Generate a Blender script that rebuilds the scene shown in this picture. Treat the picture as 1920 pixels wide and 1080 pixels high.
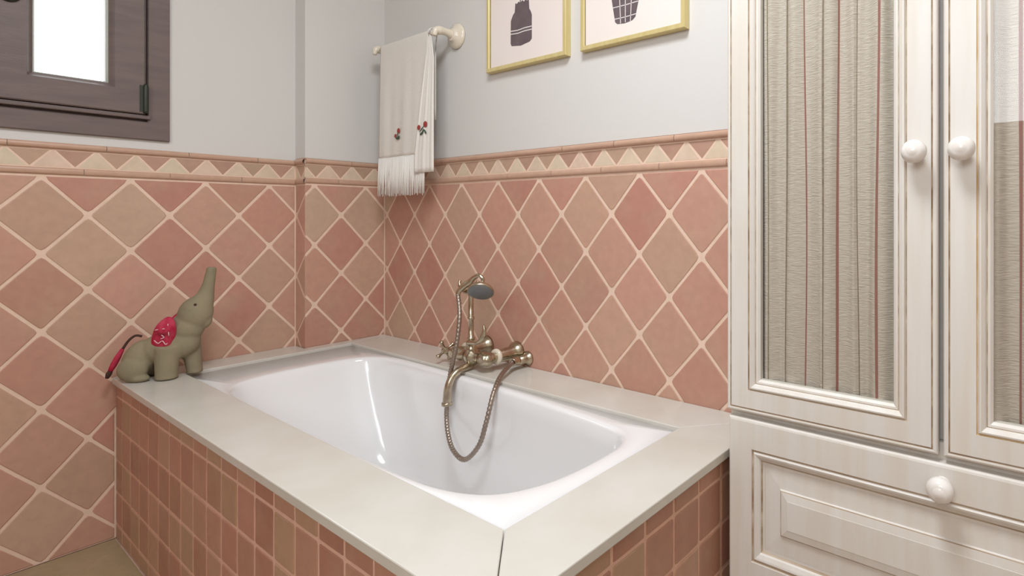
import bpy, math, random
from mathutils import Vector, Matrix
random.seed(11)
S = bpy.context.scene
COL = S.collection
for o in list(bpy.data.objects): bpy.data.objects.remove(o)

# ------------------------------------------------------------------ camera, light, exposure
cam_d = bpy.data.cameras.new('camera'); cam = bpy.data.objects.new('camera', cam_d); COL.objects.link(cam)
cam.location = (2.23267, -1.29136, 0.99371)
cam.rotation_euler = (math.pi / 2, 0, 2.2023169 - math.pi / 2)
cam_d.sensor_width = 36.0; cam_d.lens = 19.65707
cam_d.shift_x = -0.116095; cam_d.shift_y = -0.0690638
cam_d.clip_start = 0.01
S.camera = cam

W = bpy.data.worlds.new('daylight'); S.world = W; W.use_nodes = True
W.node_tree.nodes['Background'].inputs[0].default_value = (0.93, 0.97, 1.0, 1)
W.node_tree.nodes['Background'].inputs[1].default_value = 5.0

def area_light(name, loc, size, power, color=(1, 0.96, 0.9), rot=(0, 0, 0), size_y=None):
    d = bpy.data.lights.new(name, 'AREA'); d.energy = power; d.color = color
    d.shape = 'RECTANGLE'; d.size = size; d.size_y = size_y or size
    o = bpy.data.objects.new(name, d); COL.objects.link(o); o.location = loc; o.rotation_euler = rot
    return o
area_light('ceiling_lamp', (1.75, -1.0, 2.48), 0.5, 26.5, (0.925, 0.99, 1.045))
area_light('window_daylight', (2.3, -2.72, 1.95), 0.86, 18, (0.925, 0.99, 1.06), (math.pi/2, 0, 0), 0.9)

S.view_settings.view_transform = 'Standard'
S.view_settings.look = 'None'
S.view_settings.exposure = 0.14
S.view_settings.gamma = 1.0
S.view_settings.use_curve_mapping = False

# ------------------------------------------------------------------ mesh helpers
class MB:
    def __init__(s): s.v = []; s.f = []; s.m = []; s.sm = []
    def add(s, vs, fs, m=0, smooth=False):
        b = len(s.v); s.v += [tuple(p) for p in vs]
        for f in fs: s.f.append(tuple(b + i for i in f)); s.m.append(m); s.sm.append(smooth)
    def box(s, x0, x1, y0, y1, z0, z1, m=0):
        s.add([(x0,y0,z0),(x1,y0,z0),(x1,y1,z0),(x0,y1,z0),(x0,y0,z1),(x1,y0,z1),(x1,y1,z1),(x0,y1,z1)],
              [(0,3,2,1),(4,5,6,7),(0,1,5,4),(1,2,6,5),(2,3,7,6),(3,0,4,7)], m); return s
    def prism(s, poly, z0, z1, m=0):
        n = len(poly)
        s.add([(p[0],p[1],z0) for p in poly] + [(p[0],p[1],z1) for p in poly],
              [tuple(range(n-1,-1,-1)), tuple(range(n,2*n))] + [(i,(i+1)%n,n+(i+1)%n,n+i) for i in range(n)], m); return s
    def loft(s, rings, m=0, cap=True, closed=True, smooth=True):
        n = len(rings[0]); b = len(s.v)
        for r in rings: s.v += [tuple(p) for p in r]
        for k in range(len(rings)-1):
            for i in range(n if closed else n-1):
                j = (i+1) % n
                s.f.append((b+k*n+i, b+k*n+j, b+(k+1)*n+j, b+(k+1)*n+i)); s.m.append(m[k] if isinstance(m, (list,tuple)) else m); s.sm.append(smooth)
        if cap:
            mm = m if not isinstance(m, (list,tuple)) else m[0]
            s.f.append(tuple(b+i for i in range(n-1,-1,-1))); s.m.append(mm); s.sm.append(False)
            q = b+(len(rings)-1)*n
            mm = m if not isinstance(m, (list,tuple)) else m[-1]
            s.f.append(tuple(q+i for i in range(n))); s.m.append(mm); s.sm.append(False)
        return s
    def tube(s, pts, r, n=10, m=0, sub=0, cap=True):
        pts = [Vector(p) for p in pts]
        rs = list(r) if isinstance(r, (list,tuple)) else [r]*len(pts)
        if sub:
            P, R = [], []
            for i in range(len(pts)-1):
                a, b_, c, d = pts[max(i-1,0)], pts[i], pts[i+1], pts[min(i+2,len(pts)-1)]
                for k in range(sub):
                    t = k/sub
                    P.append(0.5*((2*b_)+(c-a)*t+(2*a-5*b_+4*c-d)*t*t+(3*b_-a-3*c+d)*t**3)); R.append(rs[i]+(rs[i+1]-rs[i])*t)
            P.append(pts[-1]); R.append(rs[-1]); pts, rs = P, R
        rings = []; ref = None
        for i, p in enumerate(pts):
            t = (pts[min(i+1,len(pts)-1)] - pts[max(i-1,0)]).normalized()
            if ref is None: ref = t.orthogonal().normalized()
            ref = (ref - t*ref.dot(t)).normalized(); q = t.cross(ref)
            rings.append([p + (ref*math.cos(2*math.pi*k/n) + q*math.sin(2*math.pi*k/n))*rs[i] for k in range(n)])
        return s.loft(rings, m, cap)
    def lathe(s, o, ax, prof, n=20, m=0):
        o = Vector(o); ax = Vector(ax).normalized(); a = ax.orthogonal().normalized(); b = ax.cross(a)
        rings = [[o + ax*t + (a*math.cos(2*math.pi*k/n) + b*math.sin(2*math.pi*k/n))*max(r,1e-4) for k in range(n)] for t, r in prof]
        return s.loft(rings, m)
    def ellipsoid(s, c, ra, rb, rc, n=20, k=12, m=0):
        # ra, rb, rc: three half-axis vectors
        c = Vector(c); ra, rb, rc = Vector(ra), Vector(rb), Vector(rc)
        rings = []
        for i in range(k+1):
            th = math.pi*(i+0.02*(i==0)-0.02*(i==k))/k
            rings.append([c + rc*(-math.cos(th)) + (ra*math.cos(2*math.pi*j/n)+rb*math.sin(2*math.pi*j/n))*math.sin(th) for j in range(n)])
        return s.loft(rings, m)

ORG = {}
def mesh_of(name, mb, mats, off):
    me = bpy.data.meshes.new(name)
    me.from_pydata([(v[0]-off[0], v[1]-off[1], v[2]-off[2]) for v in mb.v], [], mb.f)
    for m in (mats if isinstance(mats, (list,tuple)) else [mats]): me.materials.append(m)
    me.polygons.foreach_set('material_index', mb.m); me.polygons.foreach_set('use_smooth', mb.sm)
    me.update(); return me
def put(name, me, parent=None, loc=(0,0,0)):
    o = bpy.data.objects.new(name, me); COL.objects.link(o); o.location = loc
    if parent: o.parent = parent
    return o
def build(name, mb, mats, parent=None, bevel=0, origin=None):
    """one mesh object from world coordinates, kept relative to its parent's origin"""
    off = ORG[parent.name] if parent else (origin or (0,0,0))
    o = put(name, mesh_of(name, mb, mats, off), parent, (0,0,0) if parent else off)
    ORG[o.name] = off
    if bevel:
        b = o.modifiers.new('edge', 'BEVEL'); b.width = bevel; b.segments = 2; b.limit_method = 'ANGLE'; b.angle_limit = 0.6
    return o
def tag(o, label=None, cat=None, group=None, kind=None):
    for k, v in (('label',label),('category',cat),('group',group),('kind',kind)):
        if v: o[k] = v
    return o
def thing(name, loc, label, cat, group=None):
    o = bpy.data.objects.new(name, None); COL.objects.link(o); o.location = loc; o.empty_display_size = 0.05
    ORG[o.name] = tuple(loc); return tag(o, label, cat, group)

# ------------------------------------------------------------------ materials
def lin(r, g, b):
    f = lambda c: (c/255/12.92) if c/255 <= 0.04045 else ((c/255+0.055)/1.055)**2.4
    return (f(r), f(g), f(b), 1)
def mat(name, c, rough=0.5, metal=0.0, noise=None, bump=None, spec=0.5, coat=0.0):
    """noise = (scale, second colour, amount, stretch), bump = (scale, strength, stretch)"""
    m = bpy.data.materials.new(name); m.use_nodes = True; nt = m.node_tree; N = nt.nodes; L = nt.links
    p = N['Principled BSDF']
    p.inputs['Base Color'].default_value = c; p.inputs['Roughness'].default_value = rough; p.inputs['Metallic'].default_value = metal
    p.inputs['Specular IOR Level'].default_value = spec; p.inputs['Coat Weight'].default_value = coat; p.inputs['Coat Roughness'].default_value = 0.08
    if noise or bump: tc = N.new('ShaderNodeTexCoord')
    def tex(scale, st):
        mp = N.new('ShaderNodeMapping'); mp.inputs['Scale'].default_value = st; L.new(tc.outputs['Object'], mp.inputs['Vector'])
        t = N.new('ShaderNodeTexNoise'); t.inputs['Scale'].default_value = scale; t.inputs['Detail'].default_value = 6; L.new(mp.outputs[0], t.inputs['Vector']); return t
    if noise:
        t = tex(noise[0], noise[3]); r = N.new('ShaderNodeMapRange'); r.inputs[1].default_value = 0.35; r.inputs[2].default_value = 0.7
        r.inputs[4].default_value = noise[2]; L.new(t.outputs[0], r.inputs[0])
        mx = N.new('ShaderNodeMix'); mx.data_type = 'RGBA'; mx.inputs[6].default_value = c; mx.inputs[7].default_value = noise[1]
        L.new(r.outputs[0], mx.inputs[0]); L.new(mx.outputs[2], p.inputs['Base Color'])
    if bump:
        t = tex(bump[0], bump[2]); b = N.new('ShaderNodeBump'); b.inputs['Strength'].default_value = bump[1]; b.inputs['Distance'].default_value = 0.003
        L.new(t.outputs[0], b.inputs['Height']); L.new(b.outputs[0], p.inputs['Normal'])
    return m
def tile_mat(name, stops, rough=0.45, mott=0.5):
    m = bpy.data.materials.new(name); m.use_nodes = True; nt = m.node_tree; N = nt.nodes; L = nt.links; p = N['Principled BSDF']
    oi = N.new('ShaderNodeObjectInfo'); tc = N.new('ShaderNodeTexCoord')
    mu = N.new('ShaderNodeMath'); mu.operation = 'MULTIPLY'; mu.inputs[1].default_value = 53.0; L.new(oi.outputs['Random'], mu.inputs[0])
    ad = N.new('ShaderNodeVectorMath'); ad.operation = 'ADD'; L.new(tc.outputs['Object'], ad.inputs[0]); L.new(mu.outputs[0], ad.inputs[1])
    def ramp(src, cols):
        cr = N.new('ShaderNodeValToRGB'); e = cr.color_ramp.elements
        while len(e) < len(cols): e.new(0.5)
        for i, c in enumerate(cols): e[i].position = i/(len(cols)-1); e[i].color = c
        L.new(src, cr.inputs[0]); return cr
    base = ramp(oi.outputs['Random'], stops)
    n1 = N.new('ShaderNodeTexNoise'); n1.inputs['Scale'].default_value = 9; n1.inputs['Detail'].default_value = 3; L.new(ad.outputs[0], n1.inputs['Vector'])
    alt = N.new('ShaderNodeMix'); alt.data_type = 'RGBA'; alt.inputs[7].default_value = lin(190,158,134)
    r1 = N.new('ShaderNodeMapRange'); r1.inputs[1].default_value = 0.45; r1.inputs[2].default_value = 0.72; r1.inputs[4].default_value = mott; L.new(n1.outputs[0], r1.inputs[0])
    L.new(r1.outputs[0], alt.inputs[0]); L.new(base.outputs[0], alt.inputs[6])
    n2 = N.new('ShaderNodeTexNoise'); n2.inputs['Scale'].default_value = 45; n2.inputs['Detail'].default_value = 5; L.new(ad.outputs[0], n2.inputs['Vector'])
    r2 = N.new('ShaderNodeMapRange'); r2.inputs[1].default_value = 0.3; r2.inputs[2].default_value = 0.7; r2.inputs[3].default_value = 0.95; r2.inputs[4].default_value = 1.04; L.new(n2.outputs[0], r2.inputs[0])
    vm = N.new('ShaderNodeVectorMath'); vm.operation = 'SCALE'; L.new(alt.outputs[2], vm.inputs[0]); L.new(r2.outputs[0], vm.inputs['Scale'])
    L.new(vm.outputs[0], p.inputs['Base Color'])
    p.inputs['Roughness'].default_value = rough; p.inputs['Specular IOR Level'].default_value = 0.35
    b = N.new('ShaderNodeBump'); b.inputs['Strength'].default_value = 0.25; b.inputs['Distance'].default_value = 0.002
    L.new(n1.outputs[0], b.inputs['Height']); L.new(b.outputs[0], p.inputs['Normal'])
    return m
def glass_mat(name, tint, refl=0.024):
    m = bpy.data.materials.new(name); m.use_nodes = True; nt = m.node_tree; N = nt.nodes; L = nt.links
    out = N['Material Output']; N.remove(N['Principled BSDF'])
    t = N.new('ShaderNodeBsdfTransparent'); t.inputs[0].default_value = tint
    g = N.new('ShaderNodeBsdfGlossy'); g.inputs['Roughness'].default_value = 0.01
    lw = N.new('ShaderNodeLayerWeight'); pw = N.new('ShaderNodeMath'); pw.operation = 'POWER'; pw.inputs[1].default_value = 5; L.new(lw.outputs['Facing'], pw.inputs[0])
    f = N.new('ShaderNodeMath'); f.operation = 'MULTIPLY_ADD'; f.inputs[1].default_value = 0.95-refl; f.inputs[2].default_value = refl; L.new(pw.outputs[0], f.inputs[0])
    mx = N.new('ShaderNodeMixShader'); L.new(f.outputs[0], mx.inputs[0]); L.new(t.outputs[0], mx.inputs[1]); L.new(g.outputs[0], mx.inputs[2]); L.new(mx.outputs[0], out.inputs[0])
    return m

ONE = (1,1,1)
M_PAINT = mat('white_wall_paint', lin(216,212,207), 0.75, bump=(220, 0.06, ONE), spec=0.3)
M_GROUT = mat('cream_grout', lin(236,206,186), 0.9, noise=(40, lin(224,196,172), 0.7, ONE), bump=(300,0.2,ONE), spec=0.2)
M_GROUT2 = mat('pink_grout', lin(232,190,168), 0.9, noise=(40, lin(220,178,154), 0.7, ONE), bump=(300,0.2,ONE), spec=0.2)
TC = [lin(197,150,132), lin(189,138,121), lin(201,158,136), lin(196,166,143), lin(186,132,116), lin(199,148,130), lin(192,156,134), lin(203,154,136), lin(188,142,122)]
M_TILE = tile_mat('terracotta_tile_glaze', TC)
TC2 = [lin(190,140,118), lin(178,127,107), lin(194,148,124), lin(184,146,118), lin(174,121,103), lin(192,138,118), lin(186,150,122)]
M_STILE = tile_mat('small_terracotta_tile_glaze', TC2, 0.42, 0.35)
M_TRI_D = tile_mat('frieze_terracotta', [lin(186,146,128), lin(178,140,122), lin(190,156,134), lin(180,152,128)], 0.45, 0.3)
M_TRI_L = tile_mat('frieze_cream', [lin(220,198,174), lin(216,198,172), lin(222,194,174), lin(214,200,174)], 0.45, 0.25)
M_LINER = tile_mat('liner_glaze', [lin(200,162,140), lin(196,158,136), lin(202,166,144)], 0.3, 0.25)
M_STONE = mat('cream_limestone', lin(209,203,192), 0.2, noise=(7, lin(217,213,205), 0.9, ONE), bump=(60,0.03,ONE), spec=0.45)
M_ENAMEL = mat('white_tub_enamel', lin(240,238,237), 0.12, spec=0.5, coat=0.3)
M_FLOOR = tile_mat('beige_floor_tile_glaze', [lin(168,148,116), lin(160,140,108), lin(172,152,120)], 0.4, 0.3)
M_CAB = mat('aged_cream_paint', lin(223,217,210), 0.42, noise=(5, lin(216,206,193), 0.8, (9,9,0.7)), bump=(50,0.05,(12,12,0.6)), spec=0.4)
M_GLAZE = mat('worn_brown_edge', lin(150,124,98), 0.6, noise=(6, lin(205,188,166), 0.95, (1,1,5)), spec=0.3)
M_OCHRE = mat('worn_ochre_edge', lin(196,160,106), 0.6, noise=(7, lin(222,206,180), 0.8, (1,1,3)), spec=0.3)
M_CABIN = mat('cabinet_inside_wood', lin(190,176,158), 0.7)
M_KNOB = mat('white_knob_porcelain', lin(238,232,226), 0.2, noise=(45, lin(214,203,192), 0.5, ONE), coat=0.3)
M_LINEN = mat('beige_linen', lin(207,194,182), 0.95, noise=(24, lin(190,176,164), 0.85, (2.2,1,14)), bump=(30,0.6,(3,1,16)), spec=0.1)
M_LINEN_R = mat('red_linen_stripe', lin(160,108,100), 0.95, noise=(24, lin(140,112,100), 0.7, (3,1,12)), spec=0.1)
M_LINEN_D = mat('dark_linen_stripe', lin(134,116,100), 0.95, noise=(24, lin(160,146,128), 0.7, (3,1,12)), spec=0.1)
M_GLASS = glass_mat('clear_glass', (0.97,0.98,0.97,1))
M_WOOD = mat('dark_brown_stained_wood', lin(108,94,90), 0.45, noise=(7, lin(122,104,99), 0.8, (1,1.2,7)), bump=(30,0.1,(1,1,9)), spec=0.4)
M_IRON = mat('dark_green_iron', lin(62,66,56), 0.5, 0.6)
M_GASKET = mat('grey_glazing_bead', lin(150,150,140), 0.6)
M_BRONZE = mat('aged_brass', lin(202,190,168), 0.27, 1.0, noise=(60, lin(158,144,120), 0.7, ONE))
M_HOSE = mat('ribbed_brass_hose', lin(160,146,134), 0.38, 0.9)
M_CERAM = mat('cream_ceramic', lin(228,216,196), 0.2, coat=0.4)
M_SPRAY = mat('grey_spray_face', lin(120,122,124), 0.4, 0.3)
M_GOLD = mat('pale_gold_frame', lin(214,194,132), 0.38, 0.25, noise=(10, lin(226,210,156), 0.7, (6,6,1)))
M_PAPER = mat('cream_print_paper', lin(234,224,218), 0.8, noise=(3, lin(236,216,206), 0.7, ONE))
M_INK = mat('grey_purple_ink', lin(96,82,86), 0.8, noise=(20, lin(112,96,98), 0.8, ONE))
M_INKW = mat('white_ink', lin(226,216,212), 0.8)
M_TOWEL = mat('ecru_cotton', lin(228,221,212), 0.95, bump=(160,0.35,ONE), spec=0.1)
M_TOWELW = mat('white_cotton', lin(242,236,228), 0.95, bump=(160,0.35,ONE), spec=0.1)
M_ROSE = mat('red_thread', lin(160,62,56), 0.9)
M_LEAF = mat('green_thread', lin(66,84,66), 0.9)
M_ELE = mat('grey_green_felt', lin(150,138,112), 0.9, noise=(14, lin(136,126,104), 0.8, ONE), bump=(120,0.25,ONE), spec=0.15)
M_EAR = mat('crimson_patterned_felt', lin(176,36,62), 0.85, noise=(38, lin(206,90,110), 0.6, ONE), spec=0.15)
M_WHITETH = mat('white_thread', lin(226,190,190), 0.9)
M_DARK = mat('dark_brown_cord', lin(70,44,34), 0.8)
M_CHROME = mat('chrome_drain', lin(200,200,198), 0.15, 1.0)

# ------------------------------------------------------------------ tiles
def clip(poly, u0, u1, v0, v1):
    for ax, lim, sg in ((0,u0,1),(0,u1,-1),(1,v0,1),(1,v1,-1)):
        out = []
        for i in range(len(poly)):
            a, b = poly[i-1], poly[i]; da, db = sg*(a[ax]-lim), sg*(b[ax]-lim)
            if (da >= 0) != (db >= 0):
                t = da/(da-db); out.append((a[0]+(b[0]-a[0])*t, a[1]+(b[1]-a[1])*t))
            if db >= 0: out.append(b)
        poly = out
        if len(poly) < 3: return []
    return poly
def poly_area(p): return 0.5*sum(p[i-1][0]*p[i][1]-p[i][0]*p[i-1][1] for i in range(len(p)))
AX = {'back': (Vector((1,0,0)), Vector((0,-1,0))), 'left': (Vector((0,1,0)), Vector((1,0,0)))}
def tile_mesh(name, poly, ax, m, thick=0.0035, cham=0.0022, proud=0.0):
    u, n = AX[ax]; k = len(poly)
    cx = sum(p[0] for p in poly)/k; cy = sum(p[1] for p in poly)/k
    size = max(math.sqrt(abs(poly_area(poly)))/2, 0.004)
    s = 1 - min(cham/size, 0.5)
    def P(p, d): return u*p[0] + Vector((0,0,p[1])) + n*d
    mb = MB()
    inner = [(cx+(p[0]-cx)*s, cy+(p[1]-cy)*s) for p in poly]
    mb.loft([[P(p,-thick) for p in poly], [P(p,-0.0009) for p in poly], [P(p,0) for p in inner]], cap=False, smooth=False)
    mb.add([P(p,0) for p in inner], [tuple(range(k))])
    return mesh_of(name, mb, m, (0,0,0))
def rounded(poly, f, jit=0.0):
    out = []; n = len(poly)
    for i in range(n):
        p, a, b = poly[i], poly[i-1], poly[(i+1)%n]
        fr = f*random.uniform(0.8,1.3)
        q0 = (p[0]+(a[0]-p[0])*fr, p[1]+(a[1]-p[1])*fr); q1 = (p[0]+(b[0]-p[0])*fr, p[1]+(b[1]-p[1])*fr)
        mid = (0.25*q0[0]+0.5*p[0]+0.25*q1[0], 0.25*q0[1]+0.5*p[1]+0.25*q1[1])
        out += [q0, mid, q1]
        e = 0.5; nx, ny = -(b[1]-p[1]), b[0]-p[0]; l = math.hypot(nx, ny); j = random.uniform(-jit, jit)/l
        out.append((p[0]+(b[0]-p[0])*e+nx*j, p[1]+(b[1]-p[1])*e+ny*j))
    return out
def place(origin, ax, u, v, d=0.0):
    U, n = AX[ax]; return Vector(origin) + U*u + Vector((0,0,v)) + n*d
VARS = {}
def diamonds(parent, ax, plane, u00, h, hz, vtop, rects, skip=None, grout=0.0085):
    """lattice of square tiles set on the corner; plane = a point of the wall face"""
    d0 = h*hz/math.hypot(h, hz); k = 1-(grout/2)/d0
    base = [(h*k,0),(0,hz*k),(-h*k,0),(0,-hz*k)]
    key = (ax, round(h,4))
    if key not in VARS: VARS[key] = [(lambda pl: (pl, tile_mesh('tile', pl, ax, M_TILE)))(rounded(base, 0.075, 0.0009)) for _ in range(6)]
    umin, umax = min(r[0] for r in rects), max(r[1] for r in rects); vmin = min(r[2] for r in rects)
    pw = ORG[parent.name]
    for c in range(int((umin-u00)/h)-2, int((umax-u00)/h)+3):
        for r in range(-1, int((vtop-vmin)/hz)+3):
            if (c+r) % 2 == 0: continue
            cu, cv = u00+c*h, vtop-r*hz
            pl, me = random.choice(VARS[key])
            rr_ = [q_ for q_ in rects if q_[0]-1e-6 <= cu <= q_[1] or len(rects) == 1]
            if skip and skip(cu, cv, hz): rr_ = [skip(cu, cv, hz)]
            for (a,b,e,f) in rr_:
                w = [(p[0]+cu, p[1]+cv) for p in pl]; q = clip(w, a, b, e, f)
                if not q or abs(poly_area(q)) < 6e-5: continue
                loc = place(plane, ax, cu, cv, random.uniform(-0.0005,0.0005)) - Vector(pw)
                if abs(poly_area(q)-poly_area(w)) < 1e-9: put('tile', me, parent, loc)
                else: put('tile', tile_mesh('tile', [(p[0]-cu,p[1]-cv) for p in q], ax, M_TILE), parent, loc)
                break
def frieze(parent, ax, plane, apex, pitch, u0, u1, z0, z1):
    """row of alternating triangles: dark ones point down at 'apex', cream ones point up between them"""
    pw = ORG[parent.name]; g = 0.0035
    H = z1-z0
    k0 = int(math.floor((u0-apex)/pitch))-1
    for k in range(k0, k0+int((u1-u0)/pitch)+4):
        a = apex+k*pitch
        for tri, m in (([(a, z0+g*0.6),(a+pitch/2-g*1.5, z1-g*0.5),(a-pitch/2+g*1.5, z1-g*0.5)], M_TRI_D),
                       ([(a+g*1.6, z0+g*0.3),(a+pitch-g*1.6, z0+g*0.3),(a+pitch/2+g*0.5, z1-g*0.6),(a+pitch/2-g*0.5, z1-g*0.6)], M_TRI_L)):
            q = clip(tri, u0, u1, z0, z1)
            if not q or abs(poly_area(q)) < 3e-5: continue
            cu = sum(p[0] for p in q)/len(q); cv = sum(p[1] for p in q)/len(q)
            put('frieze_tile', tile_mesh('frieze_tile', [(p[0]-cu,p[1]-cv) for p in q], ax, m, 0.004, 0.0012), parent, place(plane, ax, cu, cv, -0.0012) - Vector(pw))
def liner(parent, ax, plane, u0, u1, z0, z1, seg=0.205, proud=0.011, phase=0.0):
    """half-round pencil tiles laid end to end"""
    pw = ORG[parent.name]; U, n = AX[ax]
    cuts = [u0]; t = u0+phase+seg*0.6
    while t < u1-0.03: cuts.append(t); t += seg
    cuts.append(u1)
    for a, b in zip(cuts[:-1], cuts[1:]):
        mb = MB(); rings = []
        for s_ in (a+0.0006, b-0.0006):
            ring = [U*s_ + Vector((0,0,z0)) - n*0.004]
            for i in range(9):
                th = math.pi*i/8
                ring.append(U*s_ + Vector((0,0,(z0+z1)/2-(z1-z0)/2*math.cos(th))) + n*proud*math.sin(th)**0.8)
            ring.append(U*s_ + Vector((0,0,z1)) - n*0.004)
            rings.append([q + Vector(plane) for q in ring])
        mb.loft(rings, cap=False, smooth=True)
        put('liner_tile', mesh_of('liner_tile', mb, M_LINER, pw), parent)

# ------------------------------------------------------------------ the room
XL, PIL, XR, YF, ZC = -0.08, -0.3166, 2.75, -2.75, 2.5
DECK, TT = 0.500, 1.118     # deck height, top of the diamond field
def struct(name, mb, mats): return tag(build(name, mb, mats), kind='structure')
wb = struct('wall_back', MB().box(0,XR,0.0016,0.12,0,TT+0.1,1).box(0,XR,0,0.12,TT+0.1,ZC,0), [M_PAINT, M_GROUT])
wp = struct('wall_pillar', MB().box(-0.2,-0.0016,PIL+0.0016,0.12,0,TT+0.1,1).box(-0.2,0,PIL,0.12,TT+0.1,ZC,0), [M_PAINT, M_GROUT])
WY0, WY1, WZ0, WZ1 = -1.1606, -0.704, 1.241, 1.985    # window opening
wl = MB()
wl.box(-0.28,XL-0.0016,YF,PIL+0.004,0,TT+0.09,1)
wl.box(-0.28,XL,WY1-0.004,PIL+0.004,TT+0.09,ZC,0).box(-0.28,XL,YF,WY0+0.004,TT+0.09,ZC,0)
wl.box(-0.28,XL,WY0+0.004,WY1-0.004,TT+0.09,WZ0+0.004,0).box(-0.28,XL,WY0+0.004,WY1-0.004,WZ1-0.004,ZC,0)
wl = struct('wall_left', wl, [M_PAINT, M_GROUT])
M_WAIN = mat('terracotta_wainscot_far', lin(206,186,168), 0.5, noise=(6, lin(200,176,156), 0.8, ONE))
struct('wall_right', MB().box(XR,XR+0.1,YF,0.12,0,TT+0.1,1).box(XR,XR+0.1,YF,0.12,TT+0.1,ZC,0), [M_PAINT, M_WAIN])
struct('wall_front', MB().box(-0.28,XR+0.1,YF-0.1,YF,0,TT+0.1,1).box(-0.28,XR+0.1,YF-0.1,YF,TT+0.1,ZC,0), [M_PAINT, M_WAIN])
struct('ceiling', MB().box(-0.28,XR+0.1,YF-0.1,0.12,ZC,ZC+0.1), M_PAINT)
fl = struct('floor', MB().box(-0.28,XR+0.1,YF-0.1,0.12,-0.1,-0.004), M_GROUT)
FT = 0.33
for i in range(9):
    for j in range(-3, 9):
        x0, y1 = XL+0.004+i*FT, min(-0.838-j*FT, -0.001)
        if j < 0 and x0+FT < 1.75: continue
        if j < 0: x0 = max(x0, 1.689)
        if x0 > XR-0.02 or y1 < YF+0.02: continue
        put('tile', mesh_of('tile', MB().box(x0, min(x0+FT-0.006,XR), max(-0.838-j*FT-FT+0.006,YF), y1, -0.01, 0), M_FLOOR, (0,0,0)), fl)

g_ = 0.003
diamonds(wb, 'back', (0,0,0), 1.51723, 0.1, 0.11418, TT, [(g_, XR, 0.003, TT-0.001)], lambda u, v, hz: (1.72, XR, 0.003, TT-0.001) if v+hz < DECK+0.012 else None)
diamonds(wp, 'left', (0,0,0), -0.2818, 0.1, 0.11418, TT-0.0016, [(PIL+0.0005, -g_, DECK+0.001, TT-0.002)])
diamonds(wp, 'back', (0,PIL,0), 0.028, 0.1, 0.11418, TT-0.004, [(XL+g_, -0.0005, DECK+0.001, TT-0.004)])
diamonds(wl, 'left', (XL,0,0), -0.99548, 0.09805, 0.11183, TT-0.0066,
         [(YF, PIL-g_, 0.003, TT-0.0065)], lambda u, v, hz: (YF, -0.8385, 0.003, TT-0.0065) if v+hz < DECK else None)
for p_, ax, pl, ap, pit, u0, u1, dz, ph in ((wb,'back',(0,0,0),1.518,0.0943,0.004,XR,0.0,0.03), (wp,'left',(0,0,0),-0.184,0.0935,PIL,-0.004,0.0,0.0),
                                            (wp,'back',(0,PIL,0),-0.035,0.0943,XL+0.003,0.0,-0.003,0.0), (wl,'left',(XL,0,0),-0.7392,0.0931,YF,PIL-0.003,-0.005,0.08)):
    frieze(p_, ax, pl, ap, pit, u0, u1, TT+0.0265+dz, TT+0.078+dz)
    liner(p_, ax, pl, u0, u1, TT+0.0055+dz, TT+0.025+dz, 0.205, 0.006, ph)
    liner(p_, ax, pl, u0, u1, TT+0.080+dz, TT+0.0985+dz, 0.205, 0.009, ph+0.05)

# ------------------------------------------------------------------ window
def rect_ring(mb, u0, u1, v0, v1, prof, P, back=None):
    """mitred frame: prof = [(inset, height, material of the band up to the next ring)], P(u, v, height) gives the point"""
    rings = [[P(u0+d,v0+d,h), P(u1-d,v0+d,h), P(u1-d,v1-d,h), P(u0+d,v1-d,h)] for d, h, _ in prof]
    mb.loft(rings, [p[2] for p in prof[:-1]] or 0, cap=False, smooth=False)
    return mb
Pw = lambda u, v, h: (XL+h, u, v)     # on the left wall
win = build('window_1', rect_ring(MB(), WY0, WY1, WZ0, WZ1, [(0,-0.12,0),(0,0.010,0),(0.002,0.012,0),(0.054,0.012,0),(0.057,0.009,0),(0.057,-0.006,0),(0.100,-0.008,0),(0.100,-0.12,0)], Pw), M_WOOD)
tag(win, kind='structure')
sa0, sa1, sb0, sb1 = WY0+0.062, WY1-0.066, WZ0+0.079, WZ1-0.062
sash = build('sash', rect_ring(MB(), sa0, sa1, sb0, sb1, [(0,-0.03,0),(0,0.024,0),(0.003,0.027,0),(0.072,0.027,0),(0.077,0.020,0),(0.085,0.012,0),(0.088,0.004,0),(0.088,-0.03,0)], Pw), M_WOOD, win)
build('glazing_bead', rect_ring(MB(), sa0+0.0815, sa1-0.0815, sb0+0.0815, sb1-0.0815, [(0,0.012,0),(0.004,0.013,0),(0.008,0.003,0)], Pw), M_GASKET, sash)
build('glass_pane', MB().box(XL-0.004, XL, sa0+0.085, sa1-0.085, sb0+0.085, sb1-0.085), M_GLASS, sash)
build('sill_ledge', MB().box(XL+0.006, XL+0.020, WY0+0.05, WY1-0.05, WZ0+0.064, WZ0+0.077), M_WOOD, win, 0.003)
build('hinge', MB().lathe((XL+0.027, sa1+0.001, 1.322), (0,0,1), [(0,0.002),(0,0.0062),(0.008,0.0075),(0.082,0.0075),(0.09,0.0062),(0.094,0.002)], 12).box(XL+0.020,XL+0.029,sa1-0.014,sa1+0.004,1.327,1.410), M_IRON, win)
build('handle', MB().lathe((XL+0.026, sa0+0.037, 1.612), (1,0,0), [(0,0.026),(0.006,0.026),(0.009,0.022),(0.011,0.011),(0.03,0.009),(0.034,0.010)], 18).tube([(XL+0.055,sa0+0.037,1.612),(XL+0.062,sa0+0.037,1.63),(XL+0.062,sa0+0.037,1.72)], [0.009,0.010,0.008], 10, 0, 3), M_IRON, sash)

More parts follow.
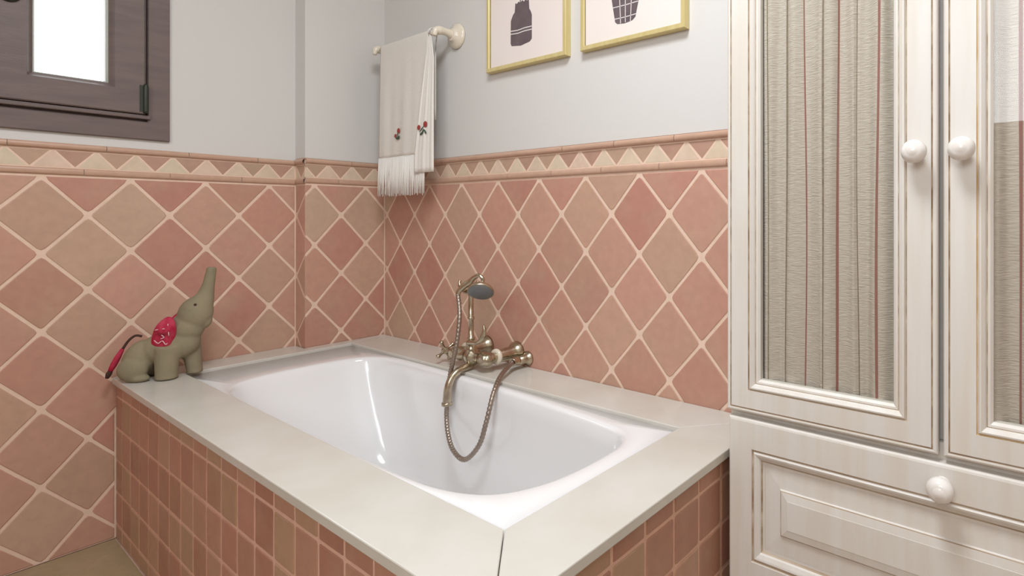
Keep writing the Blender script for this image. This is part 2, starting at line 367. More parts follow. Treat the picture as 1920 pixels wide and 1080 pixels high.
# ------------------------------------------------------------------ tub surround: limestone deck on a tiled apron
sur = thing('tub_surround', (0.8, -0.42, 0), 'built-in bath surround with pink tiled apron and cream stone deck', 'bath surround')
OX0, OX1, OY0, OY1 = 0.05, 1.548, -0.695, -0.165
EX, EY = 1.697, -0.845
def inset(poly, d):
    n = len(poly); out = []
    for i in range(n):
        a, p, b = Vector(poly[i-1]), Vector(poly[i]), Vector(poly[(i+1)%n])
        e1, e2 = (p-a).normalized(), (b-p).normalized()
        n1, n2 = Vector((-e1.y,e1.x)), Vector((-e2.y,e2.x))
        m = (n1+n2); m = m/ max(m.length_squared,1e-6)*2
        out.append(tuple(p+m*d))
    return out
slabs = [[(XL+0.001,EY),(EX,EY),(OX1,OY0),(OX0,OY0)],
         [(EX,EY),(EX,-0.001),(OX1,OY1),(OX1,OY0)],
         [(EX,-0.001),(0.001,-0.001),(OX0,OY1),(OX1,OY1)],
         [(XL+0.001,EY),(OX0,OY0),(OX0,OY1),(0.001,-0.001),(0.001,PIL-0.001),(XL+0.001,PIL-0.001)]]
for sl in slabs: build('stone_slab', MB().prism(inset(sl, 0.0007), DECK-0.020, DECK), M_STONE, sur, 0.0022)
TF, TR = -0.835, 1.685        # faces of the apron tiles
bed = MB().box(XL+0.002, TR-0.0016, TF+0.0016, TF+0.035, 0, DECK-0.0205).box(TR-0.035, TR-0.0016, TF+0.003, -0.002, 0, DECK-0.0205)
bed.box(XL+0.002, TR-0.003, TF+0.01, OY0-0.02, DECK-0.026, DECK-0.0205).box(0.002, TR-0.003, OY1+0.02, -0.002, DECK-0.026, DECK-0.0205)
build('grout_bed', bed, M_GROUT2, sur)
rows = [0.064-0.018, 0.162-0.018, 0.261-0.018, 0.360-0.018, 0.4575-0.018]
zb = [0.0] + rows + [DECK-0.020]
xs = [XL+0.004] + [0.613+0.0887*k for k in range(-7, 13) if XL+0.03 < 0.613+0.0887*k < TR-0.01] + [TR]
ys = [TF] + [-0.312-0.0935*k for k in range(5,-4,-1) if TF+0.01 < -0.312-0.0935*k < -0.01] + [-0.004]
so = ORG[sur.name]
for ax, plane, cuts, in (('back',(0,TF,0),xs), ('left',(TR,0,0),ys)):
    for a, b in zip(cuts[:-1], cuts[1:]):
        for e, f in zip(zb[:-1], zb[1:]):
            g = 0.0036; cu, cv = (a+b)/2, (e+f)/2
            a2 = a+(g if a != TF and a != cuts[0] else 0.0006); b2 = b-(g if b != TR else 0.0006)
            q = [(a2-cu,e+g-cv),(b2-cu,e+g-cv),(b2-cu,f-g-cv),(a2-cu,f-g-cv)]
            if f == zb[-1]: q[2] = (b2-cu,f-0.0006-cv); q[3] = (a2-cu,f-0.0006-cv)
            q = rounded(q, 0.05, 0.0007)
            put('tile', tile_mesh('tile', q, ax, M_STILE, 0.004, 0.002), sur, place(plane, ax, cu, cv, random.uniform(-0.0004,0.0004)) - Vector(so))

# ------------------------------------------------------------------ bathtub
def smooth_loop(ctrl, per=5):
    out = []; n = len(ctrl)
    for i in range(n):
        a, b, c, d = (Vector(ctrl[(i+k-1)%n]) for k in range(4))
        for k in range(per):
            t = k/per; out.append(0.5*((2*b)+(c-a)*t+(2*a-5*b+4*c-d)*t*t+(3*b-a-3*c+d)*t**3))
    return out
ctrl = [(0.45,-0.675),(0.75,-0.677),(1.0,-0.675),(1.18,-0.672),(1.30,-0.663),(1.38,-0.643),(1.435,-0.605),(1.468,-0.545),(1.484,-0.47),(1.487,-0.38),(1.480,-0.305),(1.440,-0.250),(1.36,-0.230),(1.2,-0.212),(1.0,-0.198),(0.75,-0.188),(0.52,-0.184),(0.38,-0.190),(0.295,-0.222),(0.258,-0.285),(0.245,-0.37),(0.243,-0.48),(0.254,-0.565),(0.285,-0.632),(0.345,-0.667)]
lp = smooth_loop(ctrl); cen = Vector((0.87,-0.435))
def scaled(d, ex=0, shift=0.0):
    """loop shrunk by about d metres on every side"""
    out = []
    for i, p in enumerate(lp):
        t = (lp[(i+1)%len(lp)] - lp[i-1]).normalized(); nn = Vector((-t.y, t.x))
        out.append(p + nn*d)
    return out
def basin(fr, z, left):
    """ring at depth z: walls slope inwards, the head end on the left slopes most"""
    r = []
    for p in lp:
        q = cen + (p-cen)*1.0
        x = cen.x + (p.x-cen.x)*(1-fr); y = cen.y + (p.y-cen.y)*(1-fr*0.75)
        if p.x < cen.x: x = cen.x + (p.x-cen.x)*(1-fr-left)
        r.append((x, y, z))
    return r
RIM = DECK-0.009
tub = MB()
outer = []
bx0, bx1, by0, by1 = OX0+0.0012, OX1-0.0012, OY0+0.0012, OY1-0.0012
for p in lp:                       # matching points on the outer rectangle
    d = p-cen; k = min(((bx1-cen.x)/d.x if d.x>0 else (bx0-cen.x)/d.x) if abs(d.x)>1e-6 else 9, ((by1-cen.y)/d.y if d.y>0 else (by0-cen.y)/d.y) if abs(d.y)>1e-6 else 9)
    outer.append(cen+d*k)
rings = [[(p.x,p.y,RIM-0.03) for p in outer], [(p.x,p.y,RIM) for p in outer]]
mid = scaled(-0.012)
rings.append([(max(bx0+.002,min(bx1-.002,p.x)), max(by0+.002,min(by1-.002,p.y)), RIM) for p in mid])
for d, dz in ((-0.006,-0.0012),(-0.001,-0.005),(0.003,-0.012)):
    rings.append([(p.x,p.y,RIM+dz) for p in scaled(d)])
for fr, z, left in ((0.018,0.44,0.01),(0.035,0.38,0.03),(0.055,0.30,0.065),(0.08,0.22,0.11),(0.105,0.165,0.145),(0.15,0.128,0.175),(0.22,0.110,0.19),(0.40,0.100,0.16),(0.75,0.095,0.06),(0.97,0.093,0.01)):
    rings.append(basin(fr, z, left))
tub.loft(rings, cap=False, smooth=True); tub.add(rings[-1], [tuple(range(len(rings[-1])))], 0, True)
tubo = build('bathtub', tub, M_ENAMEL, None, 0, (0.8,-0.42,0.09))
tag(tubo, 'white enamel bathtub set into the cream stone deck', 'bathtub')
build('drain', MB().lathe((1.18,-0.43,0.0975), (0,0,1), [(0,0.03),(0.003,0.03),(0.004,0.026),(0.002,0.02),(0.003,0.001)], 20), M_CHROME, tubo)
build('overflow', MB().lathe((1.437,-0.43,0.38), (-1,0,0.22), [(-0.012,0.03),(0.006,0.03),(0.010,0.024),(0.011,0.001)], 20), M_CHROME, tubo)

# ------------------------------------------------------------------ cabinet
CX0, CX1, CM, CY = 1.705, 2.492, 2.0985, -0.23
cab = thing('cabinet', (CM, -0.11, 0), 'tall cream painted cabinet with distressed edges and two glazed doors', 'cabinet')
CT = 2.17
cw = MB()
build('side_panel', MB().box(CX0,CX0+0.018,CY+0.022,-0.001,0,CT), M_CAB, cab)
build('side_panel', MB().box(CX1-0.018,CX1,CY+0.022,-0.001,0,CT), M_CAB, cab)
build('back_panel', MB().box(CX0+0.018,CX1-0.018,-0.009,-0.001,0.05,CT-0.02), M_CABIN, cab)
build('top_panel', MB().box(CX0+0.018,CX1-0.018,CY+0.022,-0.001,CT-0.02,CT), M_CAB, cab)
for z in (0.055, 0.575, 1.0, 1.4, 1.8): build('shelf', MB().box(CX0+0.018,CX1-0.018,CY+(0.06 if z>0.6 else 0.024),-0.009,z,z+0.018), M_CABIN, cab)
build('plinth', MB().box(CX0+0.018,CX1-0.018,CY+0.026,CY+0.044,0,0.055), M_CAB, cab)
build('crown_moulding', MB().box(CX0-0.004,CX1+0.02,CY-0.02,-0.001,CT,CT+0.04), M_CAB, cab, 0.006)
Pc = lambda u, v, h: (u, CY+h, v)
build('centre_post', MB().box(CM-0.013,CM+0.013,CY+0.034,CY+0.050,0.611,CT-0.021), M_CAB, cab)
build('front_rail', MB().box(CX0+0.018,CX1-0.018,CY+0.0225,CY+0.04,0.5755,0.61), M_CAB, cab)
def knob(x, z, r, parent):
    build('knob', MB().lathe((x, CY+0.002, z), (0,-1,0), [(0,r*0.62),(0.003,r*0.62),(0.006,r*0.45),(0.012,r*0.42),(0.016,r*0.62),(0.021,r*0.93),(0.027,r*1.03),(0.034,r*0.98),(0.040,r*0.8),(0.0435,r*0.56),(0.0435,r*0.52),(0.0455,r*0.4),(0.0465,r*0.02)], 24), M_KNOB, parent)
def door(x0, x1, z0, z1, kx, stripes, hand):
    prof = [(0,0.022,0),(0,0.004,0),(0.002,0.001,0),(0.0045,0,0),(0.0075,0.0006,1),(0.0088,0.0022,1),(0.0100,0.0006,0),(0.0112,0,0),(0.0465,0,0),(0.0472,0.0,3),(0.0480,0.002,3),(0.0492,0.002,0),(0.0515,-0.0015,0),(0.054,-0.0018,0),(0.059,0.002,0),(0.061,0.0055,1),(0.0625,0.0055,0),(0.066,0.006,0),(0.070,0.010,0),(0.0705,0.022,0),(0,0.022,0)]
    mb = MB()
    rect_ring(mb, x0, x1, z0, z1, prof, Pc)
    d = build('door', mb, [M_CAB, M_GLAZE, M_OCHRE, M_OCHRE if hand > 0 else M_GLAZE], cab)
    build('glass_pane', MB().box(x0+0.068,x1-0.068,CY+0.0115,CY+0.0145,z0+0.068,z1-0.068), M_GLASS, d)
    # gathered curtain hung on the inside of the door
    nx, nz = 300, 40; a, b = x0+0.062, x1-0.062; zz0, zz1 = z0+0.055, z1-0.055
    ph = random.uniform(0,6); V = []; F = []; mi = []
    for j in range(nz+1):
        t = j/nz
        for i in range(nx+1):
            u = i/nx; w = u*(b-a)
            y = 0.0062*math.sin(w*118+ph+0.9*math.sin(w*31))+0.0034*math.sin(w*61+1.3*ph+0.6*t)+0.0005*math.sin(w*330+2*t)
            for sx, sw, sk in stripes: y += (0.004 if sk == 2 else 0.0015)*math.exp(-((a+w-sx)/0.0045)**2)
            V.append((a+w+(0.0020*math.sin(w*75+6*t)+0.0012*math.sin(w*160-11*t+ph))*min(1,u*8,(1-u)*8), CY+0.029+y, zz0+(zz1-zz0)*t))
    for j in range(nz):
        for i in range(nx):
            F.append((j*(nx+1)+i, j*(nx+1)+i+1, (j+1)*(nx+1)+i+1, (j+1)*(nx+1)+i))
            xm = a+(i+0.5)/nx*(b-a); k = 0
            for sx, sw, sk in stripes:
                if abs(xm-sx) < sw*0.75: k = sk
            mi.append(k)
    cm = MB(); cm.v = V; cm.f = F; cm.m = mi; cm.sm = [True]*len(F)
    c = build('curtain', cm, [M_LINEN, M_LINEN_R, M_LINEN_D], d); c['label'] = 'gathered beige linen curtain with thin red stripes'
    knob(kx, 1.104, 0.0195, d)
    return d
DZ0, DZ1 = 0.594, 2.155
door(CX0, 2.0945, DZ0, DZ1, 2.062, [(1.822,0.0022,2),(1.858,0.0016,1),(1.897,0.0026,2),(1.921,0.0022,1),(1.958,0.0012,2),(1.995,0.0030,1),(1.785,0.0014,2)], -1)
door(2.1025, CX1, DZ0, DZ1, 2.131, [(2.209,0.0032,1),(2.24,0.0022,2),(2.285,0.002,1),(2.33,0.0024,2),(2.37,0.002,1)], 1)
dz0, dz1 = 0.235, 0.581
mb = MB(); dx0, dx1 = CX0+0.004, CX1
def ring2(prof):
    return [[Pc(dx0+d,dz0+d*1.17,h), Pc(dx1-d,dz0+d*1.17,h), Pc(dx1-d,dz1-d*1.17,h), Pc(dx0+d,dz1-d*1.17,h)] for d, h, _ in prof]
prof = [(0,0.022,0),(0,0.004,0),(0.002,0.001,0),(0.005,0,0),(0.050,0,0),(0.051,0.001,1),(0.0525,0.003,1),(0.054,0.003,0),(0.057,0.0,0),(0.060,0.001,0),(0.066,0.005,0),(0.068,0.008,1),(0.0695,0.010,1),(0.071,0.011,0),(0.075,0.011,0)]
mb.loft(ring2(prof), [p[2] for p in prof[:-1]], cap=False, smooth=False)
dr = build('drawer', mb, [M_CAB, M_GLAZE], cab)
prof2 = [(0.072,0.018,0),(0.072,0.012,0),(0.108,0.0095,0),(0.1095,0.0065,1),(0.111,0.0055,0),(0.123,0.003,0),(0.124,0.0025,0)]
mb = MB(); rr = ring2(prof2); mb.loft(rr, [p[2] for p in prof2[:-1]], cap=False, smooth=False); mb.add(rr[-1], [(0,1,2,3)])
build('raised_panel', mb, [M_CAB, M_GLAZE], dr)
knob(2.101, 0.548, 0.0205, dr)
mb = MB(); rect_ring(mb, dx0, dx1, 0.058, 0.228, [(0,0.022,0),(0,0.004,0),(0.003,0.001,0),(0.006,0,0),(0.045,0,0),(0.048,0.004,1),(0.052,0.004,0),(0.06,0.010,0)], Pc)
mb.add([Pc(dx0+0.06,0.118,0.010),Pc(dx1-0.06,0.118,0.010),Pc(dx1-0.06,0.168,0.010),Pc(dx0+0.06,0.168,0.010)], [(0,1,2,3)])
dr2 = build('drawer', mb, [M_CAB, M_GLAZE], cab)
knob(2.101, 0.205, 0.0205, dr2)

# ------------------------------------------------------------------ framed prints
def framed(x0, x1, z0, z1, label):
    f = thing('framed_print', ((x0+x1)/2, -0.002, z0), label, 'picture', 'framed vase prints on the wall')
    Pb = lambda u, v, h: (u, -h, v)
    mb = MB(); rect_ring(mb, x0, x1, z0, z1, [(0,0.001,0),(0,0.022,0),(0.0015,0.024,0),(0.0125,0.024,0),(0.014,0.022,0),(0.0145,0.018,1),(0.0165,0.0165,1),(0.017,0.001,1)], Pb)
    build('frame', mb, [M_GOLD, mat('dark_inner_lip', lin(110,92,62), 0.6)], f)
    pr = build('print', MB().box(x0+0.0155,x1-0.0155,-0.0165,-0.003,z0+0.0155,z1-0.0155), M_PAPER, f)
    return f, pr
def flat(name, poly, parent, m, y=-0.0168, t=0.0004):
    mb = MB(); n = len(poly)
    mb.add([(p[0],y+t,p[1]) for p in poly]+[(p[0],y,p[1]) for p in poly], [tuple(range(n,2*n))]+[(i,n+i,n+(i+1)%n,(i+1)%n) for i in range(n)])
    return build(name, mb, m, parent)
f1, p1 = framed(0.684, 1.057, 1.493, 2.01, 'gold framed print of a dark bottle with two white lines, beside the towel bar')
flat('bottle_motif', [(0.801,1.575),(0.806,1.566),(0.850,1.560),(0.893,1.566),(0.902,1.574),(0.902,1.652),(0.897,1.664),(0.890,1.674),(0.888,1.706),(0.880,1.702),(0.873,1.708),(0.865,1.702),(0.857,1.709),(0.848,1.702),(0.840,1.708),(0.832,1.702),(0.824,1.706),(0.821,1.676),(0.812,1.668),(0.802,1.650)], p1, M_INK)
def band(pts, w): return [(x,z) for x,z in pts]+[(x,z-w) for x,z in reversed(pts)]
for dz in (0.0, -0.010): flat('white_line', band([(0.8015,1.618+dz),(0.835,1.615+dz),(0.868,1.617+dz),(0.9015,1.616+dz)], 0.0032), p1, M_INKW, -0.0173)
stem = [(0.846,1.702),(0.850,1.702),(0.850,1.86),(0.846,1.86)]
flat('stem_motif', stem, p1, M_INK)
f2, p2 = framed(1.116, 1.481, 1.493, 2.01, 'gold framed print of a dark gridded pot, nearest the cabinet')
flat('pot_motif', [(1.244,1.556),(1.252,1.549),(1.278,1.546),(1.305,1.549),(1.316,1.557),(1.332,1.62),(1.338,1.70),(1.225,1.70),(1.232,1.62)], p2, M_INK)
for x0_, x1_ in ((1.264,1.257),(1.281,1.281),(1.299,1.307)): flat('white_line', [(x0_-0.0012,1.5485),(x0_+0.0012,1.5485),(x1_+0.0012,1.699),(x1_-0.0012,1.699)], p2, M_INKW, -0.0173)
for z, a, b in ((1.566,1.243,1.318),(1.600,1.236,1.3255),(1.634,1.231,1.3325),(1.668,1.228,1.3345)): flat('white_line', band([(a,z),((a+b)/2,z-0.001),(b,z)], 0.0024), p2, M_INKW, -0.0173)

# ------------------------------------------------------------------ towel bar and towels
bar = thing('towel_bar', (0.30, -0.04, 1.665), 'cream ceramic towel bar on the white wall beside the corner', 'towel bar')
BY, BZ = -0.080, 1.662
build('rod', MB().tube([(0.088,BY,BZ),(0.5,BY,BZ)], 0.0075, 14), M_CERAM, bar)
for x in (0.098, 0.494):
    build('rosette', MB().lathe((x,-0.0005,BZ), (0,-1,0), [(0,0.046),(0.006,0.047),(0.012,0.043),(0.016,0.032),(0.022,0.024),(0.030,0.020)], 24), M_CERAM, bar)
    build('arm', MB().tube([(x,-0.022,BZ),(x,-0.055,BZ+0.004),(x,BY,BZ+0.002),(x,BY-0.014,BZ-0.004),(x,BY-0.018,BZ-0.022)], [0.017,0.013,0.016,0.012,0.007], 14, 0, 4), M_CERAM, bar)
def sheet(name, prof, left, right, m, fold, seed, label, origin, nu=44):
    """cloth following a (y, z) profile; left/right give the x edges for the running length 0..1"""
    tot = [0.0]
    for a, b in zip(prof[:-1], prof[1:]): tot.append(tot[-1]+math.hypot(b[0]-a[0], b[1]-a[1]))
    mb = MB(); rings = []
    for (y, z), s in zip(prof, tot):
        t = s/tot[-1]; a, b = left(t, z), right(t, z)
        amp = fold*min(1.0, max(0.0, (BZ-z)/0.25))
        rings.append([(a+(b-a)*i/nu, y+amp*(-0.5-0.5*math.sin(i/nu*13+seed)+0.35*math.sin(i/nu*29+seed*2)) if y < BY else y, z) for i in range(nu+1)])
    mb.loft(rings, cap=False, closed=False, smooth=True)
    o = build(name, mb, m, None, 0, origin)
    s_ = o.modifiers.new('cloth', 'SOLIDIFY'); s_.thickness = 0.0022; s_.offset = 0
    return tag(o, label, 'towel', 'towels on the ceramic bar')
def over(r, zback, zfront, n=26):
    pr = [(BY+r, zback+(BZ-zback)*k/8) for k in range(8)]
    pr += [(BY+r*math.cos(math.pi*k/8), BZ+r*math.sin(math.pi*k/8)) for k in range(9)]
    pr += [(BY-r-0.0001, BZ+(zfront-BZ)*k/n) for k in range(1, n+1)]
    return pr
tw = sheet('fringed_towel', over(0.0105, 1.25, 1.222), lambda t,z: 0.128-0.010*max(0,(1.66-z)/0.45), lambda t,z: 0.446-0.016*max(0,(1.66-z)/0.45) if t > 0.49 else 0.415, M_TOWEL, 0.003, 0.4, 'long ecru towel with a fringed hem, hanging over the tiles', (0.28,BY,1.66))
fr = MB(); random.seed(5)
for i in range(64):
    u = i/63; x = 0.119+u*0.309; yy = BY-0.0105+0.003*(-0.5-0.5*math.sin(u*13+0.4)+0.35*math.sin(u*29+0.8))
    dx = random.uniform(-0.004,0.004)-0.004; L_ = random.uniform(0.140,0.152)
    fr.tube([(x,yy,1.226),(x+dx*0.4,yy-random.uniform(0,0.003),1.226-L_*0.5),(x+dx,yy-random.uniform(-0.002,0.003),1.226-L_)], [0.0024,0.0022,0.0017], 5)
fro = build('fringe', fr, M_TOWELW, tw); fro['kind'] = 'stuff'
def rose(cx, cz, y, k, parent):
    mb = MB(); k = [(a*0.8,b*0.8,c*0.72,d*0.72,e,f) for a,b,c,d,e,f in k]
    def blob(x, z, r1, r2, m, a=0):
        n = 10; mb.add([(x+math.cos(a)*r1*math.cos(2*math.pi*i/n)-math.sin(a)*r2*math.sin(2*math.pi*i/n), y, z+math.sin(a)*r1*math.cos(2*math.pi*i/n)+math.cos(a)*r2*math.sin(2*math.pi*i/n)) for i in range(n)]+
                       [(x, y-0.0022, z)], [(i,(i+1)%n,n) for i in range(n)], m)
    for x, z, r1, r2, m, a in k: blob(cx+x, cz+z, r1, r2, m, a)
    build('embroidered_rose', mb, [M_ROSE, M_LEAF], parent)['label'] = 'embroidered red roses with green leaves'
rose(0.256, 1.310, BY-0.0172, [(0.010,0.016,0.014,0.014,0,0),(-0.016,-0.006,0.011,0.010,0,0.3),(0.002,0.0,0.018,0.003,1,1.1),(0.010,-0.016,0.013,0.008,1,0.6),(-0.006,-0.018,0.012,0.006,1,-0.5)], tw)
tw2 = sheet('hand_towel', over(0.0165, 1.35, 1.157), lambda t,z: 0.462-0.090*min(1,max(0,(1.66-z)/0.44))**0.9, lambda t,z: 0.470+0.018*min(1,max(0,(1.665-z)/0.1)) if t > 0.43 else 0.452, M_TOWELW, 0.0022, 2.0, 'narrow white hand towel hanging at the bracket end of the bar', (0.45,BY,1.64), 24)
rose(0.425, 1.312, BY-0.0215, [(0.022,0.022,0.017,0.016,0,0),(-0.028,0.012,0.014,0.013,0,0.3),(-0.004,0.004,0.03,0.003,1,0.6),(0.004,-0.010,0.016,0.007,1,1.0),(0.022,-0.012,0.015,0.006,1,-0.9),(-0.010,-0.018,0.012,0.006,1,0.5)], tw2)

# ------------------------------------------------------------------ bath mixer
mx = thing('bath_mixer', (0.74, -0.13, DECK), 'aged brass bath mixer with swan spout on the wall above the tub', 'faucet')
bz = 0.542
build('body', MB().lathe((0.665,-0.13,bz), (1,0,0), [(0,0.012),(0.004,0.017),(0.015,0.019),(0.022,0.022),(0.03,0.017),(0.06,0.0175),(0.066,0.026),(0.08,0.029),(0.094,0.026),(0.1,0.0175),(0.125,0.017),(0.133,0.023),(0.14,0.023),(0.148,0.016),(0.152,0.008)], 20)
      .tube([(0.742,-0.13,bz),(0.742,-0.13,bz+0.045)], [0.02,0.014], 16).tube([(0.745,-0.13,bz+0.002),(0.745,-0.13,bz-0.024)], [0.018,0.013], 16), M_BRONZE, mx)
for x in (0.662, 0.815):
    build('wall_union', MB().lathe((x,-0.13,bz+0.001), (0,1,0), [(-0.024,0.010),(-0.02,0.017),(0,0.020),(0.02,0.018),(0.030,0.015),(0.034,0.015),(0.044,0.020),(0.085,0.022),(0.105,0.0225),(0.112,0.028),(0.122,0.034),(0.129,0.035)], 20), M_BRONZE, mx)
    c = build('ceramic_ring', MB().lathe((x,-0.096,bz+0.001), (0,1,0), [(0,0.016),(0.001,0.0235),(0.004,0.0255),(0.010,0.0255),(0.013,0.0235),(0.014,0.016)], 20), M_CERAM, mx); c['label'] = 'white ceramic collar'
def cross(x, sgn):
    mb = MB().lathe((x,-0.13,bz), (sgn,0,0), [(0,0.009),(0.016,0.0075),(0.022,0.011),(0.03,0.0085),(0.05,0.007),(0.056,0.012),(0.064,0.013),(0.072,0.011),(0.077,0.004)], 14)
    for a in (0.5, 0.5+math.pi/2, 0.5+math.pi, 0.5+1.5*math.pi):
        d = Vector((0, math.cos(a), math.sin(a))); o = Vector((x+sgn*0.064,-0.13,bz))
        mb.tube([o, o+d*0.014, o+d*0.026, o+d*0.031, o+d*0.036, o+d*0.039], [0.0055,0.0042,0.0045,0.0075,0.0075,0.003], 10)
    build('cross_handle', mb, M_BRONZE, mx)
cross(0.667, -1)
build('end_cap', MB().lathe((0.812,-0.13,bz), (1,0,0), [(0,0.012),(0.004,0.019),(0.012,0.021),(0.02,0.017),(0.026,0.010),(0.028,0.002)], 18), M_BRONZE, mx)
build('spout', MB().tube([(0.745,-0.13,0.524),(0.748,-0.138,0.516),(0.751,-0.158,0.5145),(0.752,-0.187,0.510),(0.750,-0.212,0.492),(0.748,-0.225,0.458),(0.746,-0.227,0.416)], [0.0125,0.0115,0.011,0.011,0.0115,0.0125,0.0135], 14, 0, 5)
      .lathe((0.746,-0.227,0.420), (0,0,-1), [(0,0.0135),(0.002,0.0165),(0.010,0.0165),(0.012,0.013),(0.012,0.001)], 16), M_BRONZE, mx)
build('riser', MB().lathe((0.7385,-0.13,0.575), (0,0,1), [(0,0.016),(0.010,0.016),(0.014,0.011),(0.02,0.0095),(0.022,0.0125),(0.028,0.0125),(0.03,0.0092),(0.085,0.0085),(0.088,0.0115),(0.094,0.0115),(0.097,0.0085),(0.165,0.008),(0.172,0.011),(0.18,0.012)], 16), M_BRONZE, mx)
lever = MB().tube([(0.742,-0.14,0.588),(0.762,-0.146,0.592),(0.79,-0.15,0.596),(0.812,-0.15,0.606),(0.824,-0.15,0.622),(0.830,-0.15,0.640),(0.826,-0.15,0.656)], [0.010,0.0075,0.0065,0.008,0.0085,0.006,0.003], 12, 0, 4)
build('diverter_lever', lever, M_BRONZE, mx)
build('cradle', MB().tube([(0.676,-0.125,0.785),(0.676,-0.128,0.772),(0.688,-0.13,0.758),(0.712,-0.13,0.750),(0.738,-0.13,0.752),(0.764,-0.13,0.758),(0.776,-0.132,0.774),(0.778,-0.134,0.79)], [0.0045,0.0055,0.0065,0.008,0.0105,0.008,0.006,0.004], 12, 0, 4), M_BRONZE, mx)
elb = MB().lathe((0.868,-0.001,0.528), (0,-1,0), [(0,0.024),(0.004,0.024),(0.009,0.018),(0.016,0.014),(0.05,0.013)], 18).tube([(0.868,-0.045,0.528),(0.869,-0.058,0.531),(0.874,-0.075,0.530)], [0.014,0.0135,0.012], 14, 0, 3)
build('hose_outlet', elb, M_BRONZE, mx)

hs = thing('hand_shower', (0.76, -0.14, 0.75), 'brass telephone hand shower with grey spray face resting in the mixer cradle', 'shower head')
hd = Vector((0.42,-0.52,-0.74)).normalized()
hc = Vector((0.817,-0.150,0.778))
build('shower_head', MB().lathe(hc-hd*0.0, hd, [(-0.012,0.006),(-0.008,0.012),(0.0,0.024),(0.010,0.036),(0.018,0.041),(0.024,0.041)], 24).lathe(hc+hd*0.022, hd, [(0,0.039),(0.003,0.038),(0.005,0.034),(0.005,0.001)], 24, 1), [M_BRONZE, M_SPRAY], hs)
build('handle', MB().tube([hc-hd*0.010, hc-hd*0.026+Vector((-0.004,0.003,0)), Vector((0.788,-0.138,0.808)), Vector((0.757,-0.134,0.797)), Vector((0.738,-0.134,0.783)), Vector((0.722,-0.142,0.772)), Vector((0.707,-0.151,0.755)), Vector((0.701,-0.153,0.741))], [0.0065,0.0062,0.0066,0.008,0.0105,0.0105,0.0085,0.0072], 12, 0, 4), M_BRONZE, hs)
hp = [(0.8747,-0.0775,0.530),(0.886,-0.10,0.526),(0.922,-0.165,0.5135),(0.956,-0.22,0.483),(0.962,-0.25,0.413),(0.941,-0.26,0.343),(0.881,-0.262,0.288),(0.817,-0.255,0.296),(0.764,-0.236,0.330),(0.723,-0.212,0.376),(0.722,-0.206,0.424),(0.722,-0.200,0.482),(0.734,-0.197,0.536),(0.744,-0.188,0.601),(0.736,-0.172,0.682),(0.701,-0.153,0.742)]
mb = MB(); mb.tube(hp, 0.0075, 12, 0, 26)
n = 12; rg = (len(mb.v))//n                      # ribs: every other ring a little thinner
cs = [sum((Vector(mb.v[k*n+i]) for i in range(n)), Vector())/n for k in range(rg)]
for k in range(rg):
    f = 1.0 if k % 4 < 2 else 0.86
    for i in range(n): mb.v[k*n+i] = tuple(cs[k]+(Vector(mb.v[k*n+i])-cs[k])*f)
build('hose', mb, M_HOSE, hs)

# ------------------------------------------------------------------ elephant figurine
EO = Vector((0.045,-0.755,0)); ED = Vector((0.55,0.835,0)).normalized(); EN = Vector((ED.y,-ED.x,0)); EZ = Vector((0,0,1))
def ep(u, w, z): return EO+ED*u+EN*w+EZ*z
ele = thing('elephant_figurine', ep(-0.01,0,DECK), 'grey-green felt elephant figurine with raised trunk, sitting on the deck corner', 'figurine')
eb = MB()
def ell(u, w, z, a, b, c, tilt=0.0):
    d = ED*math.cos(tilt)+EZ*math.sin(tilt); k = -ED*math.sin(tilt)+EZ*math.cos(tilt)
    eb.ellipsoid(ep(u,w,z), d*a, EN*b, k*c)
ell(-0.050,0,0.560,0.044,0.046,0.062,-0.35)           # rump
for sg in (-1,1):
    ell(-0.057,sg*0.034,0.537,0.039,0.022,0.038,0.2)  # thighs
    ell(-0.038,sg*0.038,0.5105,0.026,0.018,0.0115)    # hind feet
ell(0.0,0,0.592,0.062,0.044,0.044,0.5)                # barrel
ell(0.052,0,0.606,0.052,0.042,0.048,0.9)              # chest
eb.tube([ep(0.026,0.022,0.600),ep(0.024,0.028,0.55),ep(0.024,0.029,0.515),ep(0.024,0.029,0.502)], [0.036,0.030,0.0285,0.030], 16)
eb.tube([ep(0.062,-0.018,0.595),ep(0.074,-0.022,0.55),ep(0.078,-0.023,0.515),ep(0.079,-0.023,0.502)], [0.034,0.024,0.021,0.022], 16)
ell(0.066,0,0.650,0.046,0.042,0.050,-0.5)             # neck
ell(0.088,0,0.692,0.046,0.042,0.056,-0.35)            # head
ell(0.112,0,0.668,0.020,0.018,0.026,-0.3)             # jaw
eb.tube([ep(0.092,0,0.705),ep(0.106,0,0.728),ep(0.115,0,0.752),ep(0.122,0,0.782),ep(0.127,0,0.812),ep(0.131,0,0.836)], [0.042,0.032,0.0225,0.0165,0.0145,0.0135], 16, 0, 3)
eb_o = build('body', eb, M_ELE, ele)
r_ = eb_o.modifiers.new('skin', 'REMESH'); r_.mode = 'VOXEL'; r_.voxel_size = 0.0036; r_.use_smooth_shade = True
s_ = eb_o.modifiers.new('soft', 'SMOOTH'); s_.factor = 0.5; s_.iterations = 7
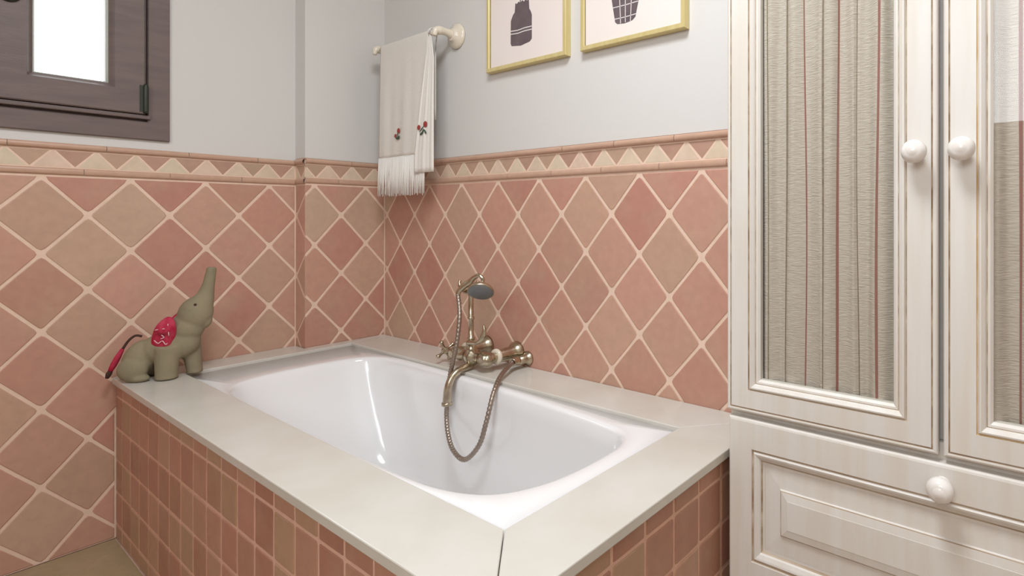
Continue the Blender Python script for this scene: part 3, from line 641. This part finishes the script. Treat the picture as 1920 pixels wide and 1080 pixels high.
for sg in (1,-1):
    ctl = [(0.031,0.687),(0.012,0.672),(-0.001,0.650),(-0.009,0.618),(0.0,0.598),(0.016,0.590),(0.034,0.604),(0.046,0.632),(0.050,0.656),(0.046,0.678)]
    lpz = smooth_loop([Vector(c) for c in ctl], 3); c0 = Vector((0.022,0.642)); er = MB()
    rings = []
    for k, dw in ((1.08,0.0),(1.12,0.004),(1.05,0.009),(0.80,0.0125),(0.42,0.0145),(0.05,0.015)):
        rings.append([ep(c0.x+(p.x-c0.x)*k, sg*(0.036+dw-0.10*(c0.x-p.x)*0.4+0.006*math.sin(3*(p.y-c0.y)/0.05)), c0.y+(p.y-c0.y)*k) for p in lpz])
    er.loft(rings)
    ear = build('ear', er, M_EAR, ele); ear['label'] = 'crimson patterned ear flap'
    def stp(u, z): return ep(u, sg*(0.0535), z)
    sm = MB()
    for path in ([(0.004,0.655),(0.02,0.658),(0.040,0.656)],[(0.002,0.625),(0.012,0.615),(0.022,0.622),(0.030,0.610),(0.034,0.614)],[(0.036,0.672),(0.037,0.655),(0.038,0.636)],[(0.020,0.640),(0.026,0.632),(0.018,0.628)]):
        sm.tube([stp(*p) for p in path], 0.0013, 6, 0, 3)
    build('stitching', sm, M_WHITETH, ear)['label'] = 'white thread stitching'
    build('eye', MB().ellipsoid(ep(0.098,sg*0.0345,0.724), ED*0.004, EN*0.003, EZ*0.004, 10, 8), M_DARK, ele)['label'] = 'dark bead eye'
tl = MB().tube([ep(-0.047,0,0.630),ep(-0.062,0.004,0.634),ep(-0.078,0.006,0.620),ep(-0.092,0.008,0.595)], [0.0036,0.0034,0.0034,0.0036], 8, 1, 4)
tl.tube([ep(-0.091,0.008,0.597),ep(-0.102,0.009,0.574),ep(-0.112,0.009,0.552),ep(-0.120,0.009,0.534)], [0.0045,0.0078,0.0082,0.006], 10, 0, 4)
tl.tube([ep(-0.119,0.009,0.536),ep(-0.124,0.009,0.524),ep(-0.128,0.009,0.512)], [0.0055,0.0075,0.0045], 8, 1, 3)
build('tail', tl, [M_EAR, M_DARK], ele)['label'] = 'dark cord tail with a crimson tassel'
